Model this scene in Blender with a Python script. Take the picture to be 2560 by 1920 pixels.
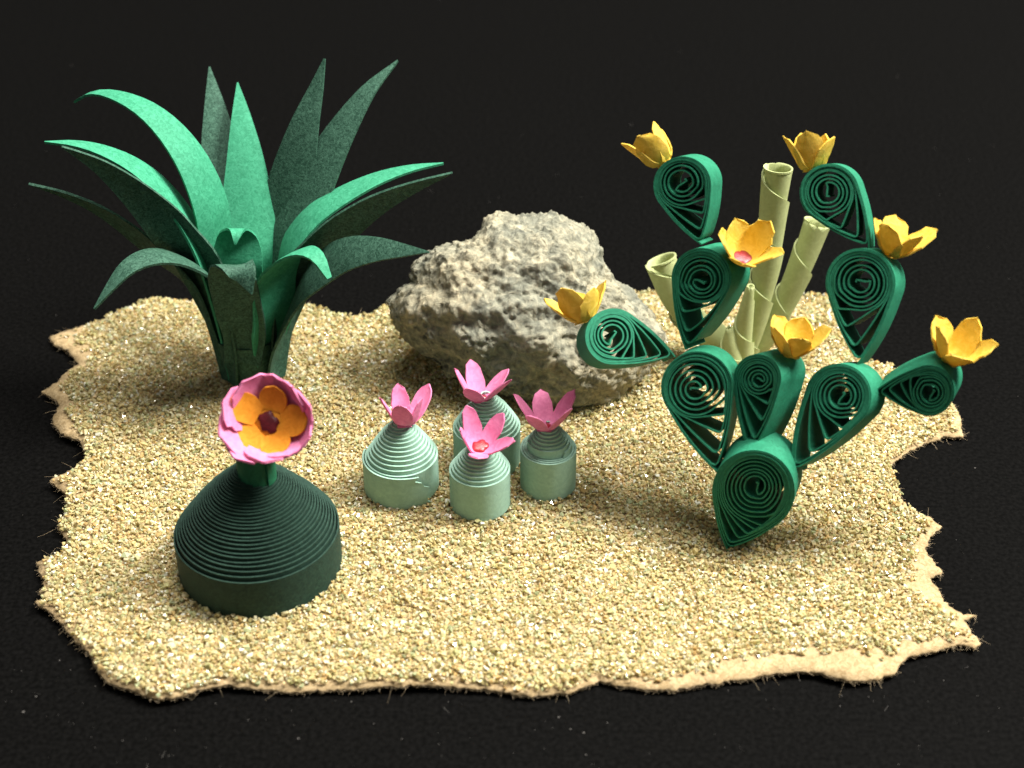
import bpy, bmesh, math, random
import numpy as np
from mathutils import Vector, noise, geometry, kdtree

# ------------------------------------------------------------------ scene, camera, light
MM = 0.001                      # everything below is measured in millimetres
random.seed(7)
RNG = np.random.default_rng(7)
sc = bpy.context.scene
for o in list(bpy.data.objects):
    bpy.data.objects.remove(o)
COL = sc.collection

F_PX = 3850.0                   # focal length in photo pixels (2560 x 1920)
PITCH = math.radians(35.0)
DIST = 135.0
FW = np.array([0, math.cos(PITCH), -math.sin(PITCH)])
RT = np.array([1.0, 0, 0])
UP = np.array([0, math.sin(PITCH), math.cos(PITCH)])
CAM = -FW * DIST

cam_d = bpy.data.cameras.new('camera')
cam = bpy.data.objects.new('camera', cam_d)
COL.objects.link(cam)
cam.location = Vector(CAM * MM)
cam.rotation_euler = (math.pi / 2 - PITCH, 0, 0)
cam_d.sensor_width = 36
cam_d.lens = 36 * F_PX / 2560
cam_d.clip_start = 0.005
cam_d.clip_end = 20
cam_d.dof.use_dof = True
cam_d.dof.focus_distance = 0.121
cam_d.dof.aperture_fstop = 48
cam_d.dof.aperture_blades = 0
sc.camera = cam

world = bpy.data.worlds.new('World')
sc.world = world
world.use_nodes = True
bg = world.node_tree.nodes['Background']
bg.inputs[0].default_value = (1.0, 0.96, 0.90, 1)
bg.inputs[1].default_value = 0.21


def lamp(name, pos, target, size, watts, color):
    ld = bpy.data.lights.new(name, 'AREA')
    ld.shape = 'DISK'
    ld.size = size * MM
    ld.energy = watts
    ld.color = color
    lo = bpy.data.objects.new(name, ld)
    COL.objects.link(lo)
    lo.location = Vector(pos) * MM
    v = Vector(target) - Vector(pos)
    lo.rotation_euler = v.to_track_quat('-Z', 'Y').to_euler()
    return lo


lamp('desk_lamp', (252, 25, 366), (5, 5, 5), 135, 5.4, (1.0, 0.96, 0.90))
lamp('room_lamp', (60, 90, 600), (0, 0, 0), 340, 5.2, (1.0, 0.96, 0.91))

sc.view_settings.view_transform = 'Standard'
sc.view_settings.look = 'None'
sc.view_settings.exposure = 0.0
sc.view_settings.gamma = 1.0
sc.view_settings.use_curve_mapping = False
sc.cycles.max_bounces = 6
sc.cycles.use_denoising = True
sc.cycles.sample_clamp_indirect = 4.0


# ------------------------------------------------------------------ photo geometry helpers
def ray(px, py):
    return FW + RT * ((px - 1280) / F_PX) + UP * ((960 - py) / F_PX)


def hit_z(px, py, z):
    d = ray(px, py)
    return CAM + d * ((z - CAM[2]) / d[2])


def hit_y(px, py, y):
    d = ray(px, py)
    return CAM + d * ((y - CAM[1]) / d[1])


def hit_plane(px, py, P, n):
    d = ray(px, py)
    return CAM + d * (np.dot(P - CAM, n) / np.dot(d, n))


def at_depth(px, py, depth):
    return CAM + ray(px, py) * depth


def depth_of(P):
    return float(np.dot(np.asarray(P) - CAM, FW))


def scale_at(P):                # photo pixels per mm
    return F_PX / depth_of(P)


def z_for_row(P, py):           # height above P's foot that shows at photo row py
    P = np.asarray(P, float)
    lo, hi = -5.0, 60.0
    for _ in range(50):
        m = (lo + hi) / 2
        Q = np.array([P[0], P[1], m])
        r = Q - CAM
        row = 960 - F_PX * np.dot(r, UP) / np.dot(r, FW)
        if row > py:
            lo = m
        else:
            hi = m
    return (lo + hi) / 2


def unit(v):
    v = np.asarray(v, float)
    return v / np.linalg.norm(v)


def smooth_path(pts, n):
    """Catmull-Rom through pts, n samples at even arc length."""
    P = np.asarray(pts, float)
    P = np.vstack([2 * P[0] - P[1], P, 2 * P[-1] - P[-2]])
    out = []
    for i in range(1, len(P) - 2):
        p0, p1, p2, p3 = P[i - 1], P[i], P[i + 1], P[i + 2]
        for t in np.linspace(0, 1, 24, endpoint=False):
            out.append(0.5 * ((2 * p1) + (-p0 + p2) * t + (2 * p0 - 5 * p1 + 4 * p2 - p3) * t * t
                              + (-p0 + 3 * p1 - 3 * p2 + p3) * t ** 3))
    out.append(P[-2])
    out = np.array(out)
    seg = np.r_[0, np.cumsum(np.linalg.norm(np.diff(out, axis=0), axis=1))]
    s = np.linspace(0, seg[-1], n)
    return np.stack([np.interp(s, seg, out[:, k]) for k in range(out.shape[1])], 1)


def vnoise(P, seed=0):
    """Smooth value noise in -1..1 for many points at once."""
    P = np.asarray(P, float)
    I = np.floor(P).astype(np.int64)
    f = P - I
    f = f * f * f * (f * (f * 6 - 15) + 10)
    out = np.zeros(len(P))
    for dx in (0, 1):
        for dy in (0, 1):
            for dz in (0, 1):
                h = ((I[:, 0] + dx) * 73856093) ^ ((I[:, 1] + dy) * 19349663) ^ ((I[:, 2] + dz) * 83492791) ^ (seed * 2654435761)
                h = (h ^ (h >> 13)) * 1274126177 & 0x7fffffff
                h = (h ^ (h >> 16)) & 0xffff
                w = (f[:, 0] if dx else 1 - f[:, 0]) * (f[:, 1] if dy else 1 - f[:, 1]) * (f[:, 2] if dz else 1 - f[:, 2])
                out += w * (h / 32767.5 - 1)
    return out


# ------------------------------------------------------------------ object helpers
ORIGIN = {}


def setp(o, label=None, cat=None, group=None, kind=None):
    if label:
        o['label'] = label
    if cat:
        o['category'] = cat
    if group:
        o['group'] = group
    if kind:
        o['kind'] = kind


def thing(name, base, label, cat, group=None):
    o = bpy.data.objects.new(name, None)
    o.empty_display_size = 0.002
    COL.objects.link(o)
    o.location = Vector(base) * MM
    ORIGIN[o] = np.asarray(base, float)
    setp(o, label, cat, group)
    return o


def mesh_obj(name, verts, faces, mat, parent=None, smooth=True, base=None, flat_from=None):
    verts = np.asarray(verts, float)
    if parent is not None:
        org = ORIGIN[parent]
    else:
        org = np.zeros(3) if base is None else np.asarray(base, float)
    me = bpy.data.meshes.new(name)
    me.from_pydata(((verts - org) * MM).tolist(), [], faces)
    me.materials.append(mat)
    if smooth:
        fl = np.ones(len(me.polygons), bool)
        if flat_from is not None:
            fl[flat_from:] = False
        me.polygons.foreach_set('use_smooth', fl)
    me.update()
    o = bpy.data.objects.new(name, me)
    COL.objects.link(o)
    ORIGIN[o] = org
    if parent is not None:
        o.parent = parent
    else:
        o.location = Vector(org) * MM
    return o


def sheet(grid, thick):
    """A grid of points (n, m, 3) turned into a sheet of paper of real thickness."""
    G = np.asarray(grid, float)
    n, m, _ = G.shape
    du = np.gradient(G, axis=0)
    dv = np.gradient(G, axis=1)
    N = np.cross(du, dv)
    L = np.linalg.norm(N, axis=2, keepdims=True)
    N = N / np.maximum(L, 1e-9)
    # pinched rows take the normal of their neighbours
    bad = (L[..., 0] < 1e-6)
    if bad.any():
        for i in range(n):
            if bad[i].any():
                j = i - 1 if i > 0 else i + 1
                N[i] = N[j]
    A = (G + N * thick / 2).reshape(-1, 3)
    B = (G - N * thick / 2).reshape(-1, 3)
    k = n * m
    faces = []
    for i in range(n - 1):
        for j in range(m - 1):
            a, b, c, d = i * m + j, (i + 1) * m + j, (i + 1) * m + j + 1, i * m + j + 1
            faces.append((a, b, c, d))
            faces.append((k + d, k + c, k + b, k + a))
    flat_from = len(faces)
    loop = [j for j in range(m)] + [i * m + m - 1 for i in range(1, n)] + \
           [(n - 1) * m + j for j in range(m - 2, -1, -1)] + [i * m for i in range(n - 2, 0, -1)]
    verts = [A, B, A[loop], B[loop]]
    o2, o3 = 2 * k, 2 * k + len(loop)
    q = len(loop)
    for i in range(q):
        j = (i + 1) % q
        faces.append((o2 + i, o2 + j, o3 + j, o3 + i))
    return np.vstack(verts), faces, flat_from


def join_geo(parts):
    V, Fc, off = [], [], 0
    for v, f in parts:
        V.append(np.asarray(v))
        Fc += [tuple(i + off for i in q) for q in f]
        off += len(v)
    return np.vstack(V), Fc


# ------------------------------------------------------------------ materials
def new_mat(name):
    m = bpy.data.materials.new(name)
    m.use_nodes = True
    nt = m.node_tree
    return m, nt, nt.nodes['Principled BSDF']


def paper_mat(name, col, col2=None, rough=0.7, thin=0.0, fibre=0.5, bump=0.35, scale=2200, spec=0.25, mottle=0.25):
    m, nt, b = new_mat(name)
    N, L = nt.nodes, nt.links
    tc = N.new('ShaderNodeTexCoord')
    n1 = N.new('ShaderNodeTexNoise')
    n1.inputs['Scale'].default_value = scale
    n1.inputs['Detail'].default_value = 4
    n1.inputs['Roughness'].default_value = 0.65
    n1.inputs['Distortion'].default_value = 1.2
    n2 = N.new('ShaderNodeTexNoise')
    n2.inputs['Scale'].default_value = scale * 0.16
    n2.inputs['Detail'].default_value = 3
    L.new(tc.outputs['Object'], n1.inputs['Vector'])
    L.new(tc.outputs['Object'], n2.inputs['Vector'])
    if col2 is None:
        col2 = tuple(min(1, c * 1.5 + 0.008) for c in col)
    r1 = N.new('ShaderNodeValToRGB')
    r1.color_ramp.elements[0].position = 0.38
    r1.color_ramp.elements[1].position = 0.72
    r1.color_ramp.elements[0].color = (*[c * (1 - 0.35 * fibre) for c in col], 1)
    r1.color_ramp.elements[1].color = (*[c + (d - c) * fibre for c, d in zip(col, col2)], 1)
    L.new(n1.outputs['Fac'], r1.inputs['Fac'])
    mx = N.new('ShaderNodeMix')
    mx.data_type = 'RGBA'
    mx.blend_type = 'MULTIPLY'
    mx.inputs['Factor'].default_value = mottle
    L.new(r1.outputs['Color'], mx.inputs['A'])
    r2 = N.new('ShaderNodeValToRGB')
    r2.color_ramp.elements[0].position = 0.3
    r2.color_ramp.elements[1].position = 0.7
    r2.color_ramp.elements[0].color = (0.5, 0.5, 0.5, 1)
    r2.color_ramp.elements[1].color = (1, 1, 1, 1)
    L.new(n2.outputs['Fac'], r2.inputs['Fac'])
    L.new(r2.outputs['Color'], mx.inputs['B'])
    L.new(mx.outputs['Result'], b.inputs['Base Color'])
    bp = N.new('ShaderNodeBump')
    bp.inputs['Strength'].default_value = bump
    bp.inputs['Distance'].default_value = 0.00008
    L.new(n1.outputs['Fac'], bp.inputs['Height'])
    L.new(bp.outputs['Normal'], b.inputs['Normal'])
    b.inputs['Roughness'].default_value = rough
    b.inputs['Specular IOR Level'].default_value = spec
    if thin > 0:
        tr = N.new('ShaderNodeBsdfTranslucent')
        L.new(mx.outputs['Result'], tr.inputs['Color'])
        ms = N.new('ShaderNodeMixShader')
        ms.inputs[0].default_value = thin
        L.new(b.outputs[0], ms.inputs[1])
        L.new(tr.outputs[0], ms.inputs[2])
        L.new(ms.outputs[0], N['Material Output'].inputs['Surface'])
    return m


M_LEAF = paper_mat('green_leaf_card', (0.030, 0.27, 0.14), (0.08, 0.40, 0.235), fibre=0.6, scale=2600)
M_LEAFD = paper_mat('dark_mottled_leaf_card', (0.016, 0.070, 0.042), (0.07, 0.17, 0.115), fibre=0.9, scale=3400, bump=0.5, mottle=0.2)
M_PEAR = paper_mat('green_quilling_paper', (0.016, 0.20, 0.105), (0.035, 0.29, 0.165), fibre=0.5, scale=2600)
M_DARK = paper_mat('dark_green_quilling_paper', (0.012, 0.040, 0.027), (0.03, 0.075, 0.052), fibre=0.7, scale=3200)
M_STEM = paper_mat('flower_stem_paper', (0.010, 0.12, 0.055), fibre=0.5)
M_MINT = paper_mat('mint_quilling_paper', (0.36, 0.58, 0.46), (0.44, 0.66, 0.54), fibre=0.35, scale=1800, mottle=0.2, spec=0.08, rough=0.9)
M_LIME = paper_mat('pale_lime_paper', (0.53, 0.59, 0.27), (0.64, 0.70, 0.36), fibre=0.3, scale=1500, mottle=0.12, thin=0.22)
M_YEL = paper_mat('yellow_petal_paper', (0.96, 0.66, 0.08), (0.97, 0.76, 0.20), fibre=0.5, scale=1600, bump=0.6, mottle=0.3, thin=0.22)
M_PINK = paper_mat('pink_petal_paper', (0.92, 0.27, 0.50), (0.95, 0.40, 0.63), fibre=0.45, scale=1500, bump=0.5, mottle=0.2, thin=0.22)
M_ORG = paper_mat('orange_petal_paper', (0.92, 0.34, 0.02), (0.94, 0.44, 0.05), fibre=0.5, scale=1800, thin=0.22)
M_RED = paper_mat('dark_red_centre', (0.26, 0.010, 0.018), (0.38, 0.03, 0.035), fibre=0.6, rough=0.35, spec=0.5, scale=2500)
M_MAR = paper_mat('maroon_centre', (0.075, 0.004, 0.008), (0.12, 0.01, 0.015), fibre=0.6, rough=0.5, scale=2500)
M_TAN = paper_mat('torn_tan_paper', (0.47, 0.335, 0.165), (0.60, 0.46, 0.265), fibre=0.9, rough=0.9, bump=1.0, scale=2600, spec=0.1, mottle=0.3)


def make_sand_mat():
    m, nt, b = new_mat('golden_sand')
    N, L = nt.nodes, nt.links
    at = N.new('ShaderNodeAttribute')
    at.attribute_name = 'tint'
    L.new(at.outputs['Color'], b.inputs['Base Color'])
    at2 = N.new('ShaderNodeAttribute')
    at2.attribute_name = 'gloss'
    L.new(at2.outputs['Fac'], b.inputs['Roughness'])
    b.inputs['Specular IOR Level'].default_value = 1.0
    tr = N.new('ShaderNodeBsdfTranslucent')
    L.new(at.outputs['Color'], tr.inputs['Color'])
    mx = N.new('ShaderNodeMixShader')
    mx.inputs[0].default_value = 0.42
    out = N['Material Output']
    L.new(b.outputs[0], mx.inputs[1])
    L.new(tr.outputs[0], mx.inputs[2])
    L.new(mx.outputs[0], out.inputs['Surface'])
    return m


M_SAND = make_sand_mat()


def make_rock_mat():
    m, nt, b = new_mat('rough_pebble')
    N, L = nt.nodes, nt.links
    tc = N.new('ShaderNodeTexCoord')
    n1 = N.new('ShaderNodeTexNoise')
    n1.inputs['Scale'].default_value = 950
    n1.inputs['Detail'].default_value = 7
    n1.inputs['Roughness'].default_value = 0.72
    n1.inputs['Distortion'].default_value = 0.6
    n2 = N.new('ShaderNodeTexNoise')
    n2.inputs['Scale'].default_value = 140
    n2.inputs['Detail'].default_value = 4
    n3 = N.new('ShaderNodeTexVoronoi')
    n3.inputs['Scale'].default_value = 1300
    n4 = N.new('ShaderNodeTexNoise')
    n4.inputs['Scale'].default_value = 200
    n4.inputs['Detail'].default_value = 5
    for n in (n1, n2, n3, n4):
        L.new(tc.outputs['Object'], n.inputs['Vector'])
    r1 = N.new('ShaderNodeValToRGB')
    e = r1.color_ramp.elements
    e[0].position = 0.30
    e[0].color = (0.12, 0.12, 0.10, 1)
    e[1].position = 0.68
    e[1].color = (0.60, 0.54, 0.40, 1)
    x = e.new(0.45)
    x.color = (0.27, 0.265, 0.21, 1)
    x = e.new(0.56)
    x.color = (0.41, 0.385, 0.30, 1)
    L.new(n1.outputs['Fac'], r1.inputs['Fac'])
    r2 = N.new('ShaderNodeValToRGB')
    e = r2.color_ramp.elements
    e[0].position = 0.40
    e[0].color = (0.66, 0.69, 0.64, 1)
    e[1].position = 0.62
    e[1].color = (1.0, 0.94, 0.78, 1)
    L.new(n2.outputs['Fac'], r2.inputs['Fac'])
    mx = N.new('ShaderNodeMix')
    mx.data_type = 'RGBA'
    mx.blend_type = 'MULTIPLY'
    mx.inputs['Factor'].default_value = 0.9
    L.new(r1.outputs['Color'], mx.inputs['A'])
    L.new(r2.outputs['Color'], mx.inputs['B'])
    r3 = N.new('ShaderNodeValToRGB')
    e = r3.color_ramp.elements
    e[0].position = 0.66
    e[0].color = (0, 0, 0, 1)
    e[1].position = 0.76
    e[1].color = (0.7, 0.7, 0.7, 1)
    L.new(n4.outputs['Fac'], r3.inputs['Fac'])
    mx2 = N.new('ShaderNodeMix')
    mx2.data_type = 'RGBA'
    mx2.inputs['B'].default_value = (0.34, 0.21, 0.11, 1)
    L.new(r3.outputs['Color'], mx2.inputs['Factor'])
    L.new(mx.outputs['Result'], mx2.inputs['A'])
    L.new(mx2.outputs['Result'], b.inputs['Base Color'])
    add = N.new('ShaderNodeMath')
    add.operation = 'ADD'
    L.new(n1.outputs['Fac'], add.inputs[0])
    mul = N.new('ShaderNodeMath')
    mul.operation = 'MULTIPLY'
    mul.inputs[1].default_value = 0.35
    L.new(n3.outputs['Distance'], mul.inputs[0])
    L.new(mul.outputs[0], add.inputs[1])
    bp = N.new('ShaderNodeBump')
    bp.inputs['Strength'].default_value = 0.8
    bp.inputs['Distance'].default_value = 0.0005
    L.new(add.outputs[0], bp.inputs['Height'])
    L.new(bp.outputs['Normal'], b.inputs['Normal'])
    b.inputs['Roughness'].default_value = 0.75
    b.inputs['Specular IOR Level'].default_value = 0.35
    return m


M_ROCK = make_rock_mat()


def make_table_mat():
    m, nt, b = new_mat('matt_black_card')
    N, L = nt.nodes, nt.links
    tc = N.new('ShaderNodeTexCoord')
    n1 = N.new('ShaderNodeTexNoise')
    n1.inputs['Scale'].default_value = 3000
    n1.inputs['Detail'].default_value = 5
    n2 = N.new('ShaderNodeTexNoise')
    n2.inputs['Scale'].default_value = 30
    n2.inputs['Detail'].default_value = 4
    L.new(tc.outputs['Object'], n1.inputs['Vector'])
    L.new(tc.outputs['Object'], n2.inputs['Vector'])
    r = N.new('ShaderNodeValToRGB')
    r.color_ramp.elements[0].position = 0.35
    r.color_ramp.elements[1].position = 0.75
    r.color_ramp.elements[0].color = (0.0012, 0.0012, 0.0011, 1)
    r.color_ramp.elements[1].color = (0.0042, 0.0041, 0.0039, 1)
    L.new(n1.outputs['Fac'], r.inputs['Fac'])
    L.new(r.outputs['Color'], b.inputs['Base Color'])
    mr = N.new('ShaderNodeMapRange')
    mr.inputs['To Min'].default_value = 0.45
    mr.inputs['To Max'].default_value = 0.8
    L.new(n2.outputs['Fac'], mr.inputs['Value'])
    L.new(mr.outputs[0], b.inputs['Roughness'])
    bp = N.new('ShaderNodeBump')
    bp.inputs['Strength'].default_value = 0.5
    bp.inputs['Distance'].default_value = 0.00006
    L.new(n1.outputs['Fac'], bp.inputs['Height'])
    L.new(bp.outputs['Normal'], b.inputs['Normal'])
    b.inputs['Specular IOR Level'].default_value = 0.02
    return m


M_TABLE = make_table_mat()
m, nt, b = new_mat('dust_flake')
b.inputs['Base Color'].default_value = (0.085, 0.08, 0.072, 1)
b.inputs['Roughness'].default_value = 0.9
M_DUST = m

M_FIBRE = paper_mat('pale_paper_fibre', (0.74, 0.60, 0.40), fibre=0.2, rough=0.95, spec=0.05, thin=0.4)
m, nt, b = new_mat('dried_glue')
b.inputs['Base Color'].default_value = (0.55, 0.75, 0.66, 1)
b.inputs['Roughness'].default_value = 0.12
b.inputs['Transmission Weight'].default_value = 0.85
M_GLUE = m

# ------------------------------------------------------------------ table top
tv = [(-700, -500, 0), (700, -500, 0), (700, 900, 0), (-700, 900, 0)]
tb = mesh_obj('table_top', tv, [(0, 1, 2, 3)], M_TABLE, smooth=False)
setp(tb, kind='structure', label='matt black card covering the table under and behind the model')

# ------------------------------------------------------------------ torn sheet with sand
OUT = [(125, 833), (131, 855), (169, 868), (188, 895), (197, 906), (161, 928), (142, 952), (104, 974), (140, 996),
       (150, 1012), (134, 1039), (134, 1061), (161, 1085), (202, 1101), (216, 1134), (205, 1157), (165, 1178),
       (125, 1197), (165, 1233), (158, 1269), (143, 1309), (165, 1342), (154, 1367), (91, 1396), (96, 1421),
       (114, 1454), (94, 1475), (114, 1486), (85, 1499), (132, 1530), (179, 1584), (230, 1638), (248, 1682),
       (284, 1707), (349, 1729), (385, 1743), (451, 1739), (494, 1721), (566, 1707), (602, 1711), (741, 1719),
       (926, 1713), (1060, 1708), (1157, 1712), (1250, 1718), (1331, 1732), (1423, 1721), (1500, 1692), (1572, 1708),
       (1677, 1717), (1787, 1698), (1893, 1684), (1979, 1674), (2037, 1674), (2118, 1696), (2195, 1694),
       (2238, 1672), (2267, 1636), (2324, 1622), (2410, 1602), (2439, 1612), (2453, 1602), (2425, 1564),
       (2410, 1540), (2444, 1531), (2401, 1526), (2362, 1497), (2343, 1459), (2324, 1440), (2358, 1423),
       (2329, 1392), (2315, 1368), (2324, 1339), (2353, 1310), (2324, 1286), (2290, 1281), (2257, 1253),
       (2246, 1217), (2231, 1170), (2221, 1163), (2271, 1120), (2311, 1098), (2362, 1080), (2409, 1083),
       (2401, 1033), (2370, 985), (2300, 950), (2224, 917), (2181, 906), (2120, 850), (2090, 780), (2069, 735),
       (1995, 732), (1900, 738), (1780, 735), (1690, 730), (1634, 724), (1597, 727), (1500, 745), (1380, 760),
       (1200, 770), (1050, 765), (972, 755), (926, 781), (868, 787), (810, 770), (764, 758), (640, 752),
       (540, 755), (473, 750), (433, 747), (378, 744), (351, 750), (324, 766), (283, 777), (248, 793), (207, 806)]
SHEET_Z = 0.85
poly = np.array([hit_z(x, y, SHEET_Z)[:2] for x, y in OUT])


def fractal_outline(P, target=0.22):
    pts = []
    n = len(P)
    for i in range(n):
        a, b = P[i], P[(i + 1) % n]
        L = np.linalg.norm(b - a)
        k = max(1, int(L / target))
        t = (b - a) / max(L, 1e-6)
        nn = np.array([t[1], -t[0]])
        for j in range(k):
            q = a + (b - a) * j / k
            s = 0.16 * noise.noise(Vector((q[0] * 2.3, q[1] * 2.3, 1))) + 0.12 * noise.noise(Vector((q[0] * 6, q[1] * 6, 5))) \
                + 0.05 * random.uniform(-1, 1)
            pts.append(q + nn * s)
    return np.array(pts)


edge = fractal_outline(poly)
NE = len(edge)


def inside(pts, P):
    """Even-odd test; rows of points are sorted so that each edge only looks at its own span."""
    o = np.argsort(pts[:, 1], kind='stable')
    x, y = pts[o, 0], pts[o, 1]
    r = np.zeros(len(pts), bool)
    j = len(P) - 1
    for i in range(len(P)):
        xi, yi, xj, yj = P[i, 0], P[i, 1], P[j, 0], P[j, 1]
        if yi != yj:
            a, b = np.searchsorted(y, [min(yi, yj), max(yi, yj)])
            r[a:b] ^= x[a:b] < (xj - xi) * (y[a:b] - yi) / (yj - yi) + xi
        j = i
    out = np.zeros(len(pts), bool)
    out[o] = r
    return out


def edge_dist(pts, P):
    kd = kdtree.KDTree(len(P))
    for i, p in enumerate(P):
        kd.insert((p[0], p[1], 0), i)
    kd.balance()
    return np.array([kd.find((x, y, 0))[2] for x, y in pts])


def swell(x, y):                # gentle waves of the hand-torn sheet
    x, y = np.atleast_1d(np.asarray(x, float)), np.atleast_1d(np.asarray(y, float))
    r = 0.16 * np.sin(x * 0.16 + 0.6) * np.cos(y * 0.13) + 0.20 * vnoise(np.stack([x * 0.14, y * 0.14, x * 0 + 3], 1), 3)
    return r if len(r) > 1 else float(r[0])


xmin, ymin = edge.min(0)
xmax, ymax = edge.max(0)
gx, gy = np.meshgrid(np.arange(xmin, xmax, 0.9), np.arange(ymin, ymax, 0.9))
gp = np.stack([gx.ravel(), gy.ravel()], 1) + RNG.uniform(-0.25, 0.25, (gx.size, 2))
gp = gp[inside(gp, edge[::2])]
gd = edge_dist(gp, edge)
gp, gd = gp[gd > 0.3], gd[gd > 0.3]
# a closer ring just inside the torn rim so that it can thin out
allp = np.vstack([edge, gp])
zs_in = np.minimum(1, gd / 1.3)
tri_in = [Vector(p) for p in allp]
cons = [(i, (i + 1) % NE) for i in range(NE)]
res = geometry.delaunay_2d_cdt(tri_in, cons, [], 1, 1e-5)
vs2, fs2 = res[0], res[2]
v2 = np.array([tuple(v) for v in vs2])
dd = edge_dist(v2, edge)
tz = 0.62 + 0.26 * np.minimum(1, dd / 1.2) + swell(v2[:, 0], v2[:, 1]) + 0.05 * vnoise(np.c_[v2 * 3, v2[:, 0] * 0 + 2], 2)
top = np.c_[v2, tz]
bot = top.copy()
bot[:, 2] -= 0.30 + 0.16 * np.minimum(1, dd / 1.0)
kk = len(top)
faces = [tuple(f) for f in fs2] + [tuple(kk + i for i in reversed(f)) for f in fs2]
cnt = {}
for f in fs2:
    for a, b_ in zip(f, f[1:] + f[:1]):
        cnt[(a, b_)] = 1
for (a, b_) in list(cnt):
    if (b_, a) not in cnt:
        faces.append((b_, a, kk + a, kk + b_))
sheet_o = mesh_obj('torn_paper_sheet', np.vstack([top, bot]), faces, M_TAN,
                   base=(0, 0, 0))
setp(sheet_o, 'tan handmade paper sheet with ragged torn edges, covered in glittering golden sand', 'paper sheet')

SAND = 1.12                     # height the objects stand at


def stand_on(cx, row_bottom, half_px):
    front = hit_z(cx, row_bottom, SAND - 0.05)
    R = half_px / scale_at(front + [0, half_px / 28, 0])
    c = front + np.array([0, R, 0])
    c[0] = (cx - 1280) / F_PX * depth_of(c)
    return c, R


# sand grains: convex crystals in a few shapes, spread in layers over the sheet
templates = []
for k in range(14):
    p = RNG.normal(size=(9, 3))
    p /= np.linalg.norm(p, axis=1, keepdims=True)
    p *= RNG.uniform(0.75, 1.1, (9, 1))
    p *= np.array([1.0, RNG.uniform(0.65, 1.0), RNG.uniform(0.55, 0.95)])
    bm = bmesh.new()
    for q in p:
        bm.verts.new(q)
    r_ = bmesh.ops.convex_hull(bm, input=bm.verts)
    for v in [v for v in bm.verts if not v.link_faces]:
        bm.verts.remove(v)
    bm.verts.index_update()
    tv_ = np.array([v.co[:] for v in bm.verts])
    tf_ = np.array([[v.index for v in f.verts] for f in bm.faces if len(f.verts) == 3])
    bm.free()
    templates.append((tv_, tf_))

layers = []
for sp, lift in ((0.27, 0.0), (0.34, 0.15), (0.70, 0.27)):
    gx, gy = np.meshgrid(np.arange(xmin, xmax, sp), np.arange(ymin, ymax, sp * 0.9))
    q = np.stack([gx.ravel(), gy.ravel()], 1) + RNG.uniform(-sp * 0.55, sp * 0.55, (gx.size, 2))
    layers.append(np.c_[q, np.full(len(q), lift)])
for cx, rb, hp in ((655, 1553, 202), (1009, 1270, 90), (1202, 1306, 75), (1219, 1204, 83), (1371, 1253, 69)):
    c, R0 = stand_on(cx, rb, hp)
    k = int(R0 * 42)
    an = RNG.uniform(0, 2 * np.pi, k)
    rr = R0 + np.abs(RNG.normal(0.12, 0.16, k)) + 0.02
    layers.append(np.c_[c[0] + rr * np.cos(an), c[1] + rr * np.sin(an), RNG.uniform(0.15, 0.42, k)])
for px, py in ((980, 790), (1000, 830), (1040, 870), (1085, 910), (1110, 945), (1150, 960), (1230, 975), (1310, 1010), (1380, 1025),
               (1440, 1030), (1500, 1020), (1545, 1000), (1580, 960), (1620, 920), (1650, 880)):
    c = hit_z(px, py, SAND)
    k = 110
    q = c[:2] + RNG.normal(0, 1.0, (k, 2)) * [1.3, 0.6]
    layers.append(np.c_[q, RNG.uniform(0.15, 0.5, k)])
gr = np.vstack(layers)
gr = gr[inside(gr[:, :2], edge[::3])]
gd = edge_dist(gr[:, :2], edge)
# bare torn margins: photo spot, reach in mm, extra margin in mm
BARE = [(1800, 1680, 5, 1.2), (1950, 1660, 6, 2.0), (2090, 1670, 6, 2.6), (2210, 1660, 5, 2.4), (1650, 1690, 5, 0.8),
        (2330, 1450, 4, 2.2), (2350, 1420, 3, 2.0), (2330, 1480, 4, 2.0), (2310, 1380, 3, 1.4), (2400, 1550, 3, 1.0),
        (150, 850, 5, 2.4), (180, 890, 4, 2.0), (120, 975, 4, 1.6), (145, 1020, 3, 1.6), (150, 1070, 4, 1.8),
        (100, 1410, 3, 0.9), (140, 1195, 3, 0.8), (2390, 1050, 4, 0.9), (150, 1560, 6, 0.4), (2340, 1300, 3, 0.6),
        (740, 1710, 8, 0.5), (1200, 1715, 10, 0.4)]
margin = np.full(len(gr), 0.06)
for px, py, reach, ex in BARE:
    c = hit_z(px, py, SHEET_Z)[:2]
    w = np.exp(-((gr[:, :2] - c) ** 2).sum(1) / (2 * (reach * 0.55) ** 2))
    margin += 0.42 * ex * w
nz = vnoise(np.c_[gr[:, :2] * 1.3, gr[:, 2] * 0 + 8], 8)
margin = margin * (1 + 0.7 * nz) + RNG.normal(0, 0.10, len(gr))
keep = gd > margin + gr[:, 2] * 0.5
gr, gd = gr[keep], gd[keep]
NG = len(gr)
size = RNG.choice([0.8, 1.0, 1.0, 1.25], NG) * RNG.uniform(0.13, 0.25, NG) * np.where(RNG.random(NG) < 0.06, 1.4, 1.0)
gz = swell(gr[:, 0], gr[:, 1]) + 0.94 + gr[:, 2] * 0.8 + RNG.normal(0, 0.05, NG)
lump = vnoise(np.c_[gr[:, :2] * 0.45, gr[:, 2] * 0 + 12], 12)
gz += 0.12 * lump * (gr[:, 2] > 0)
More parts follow.
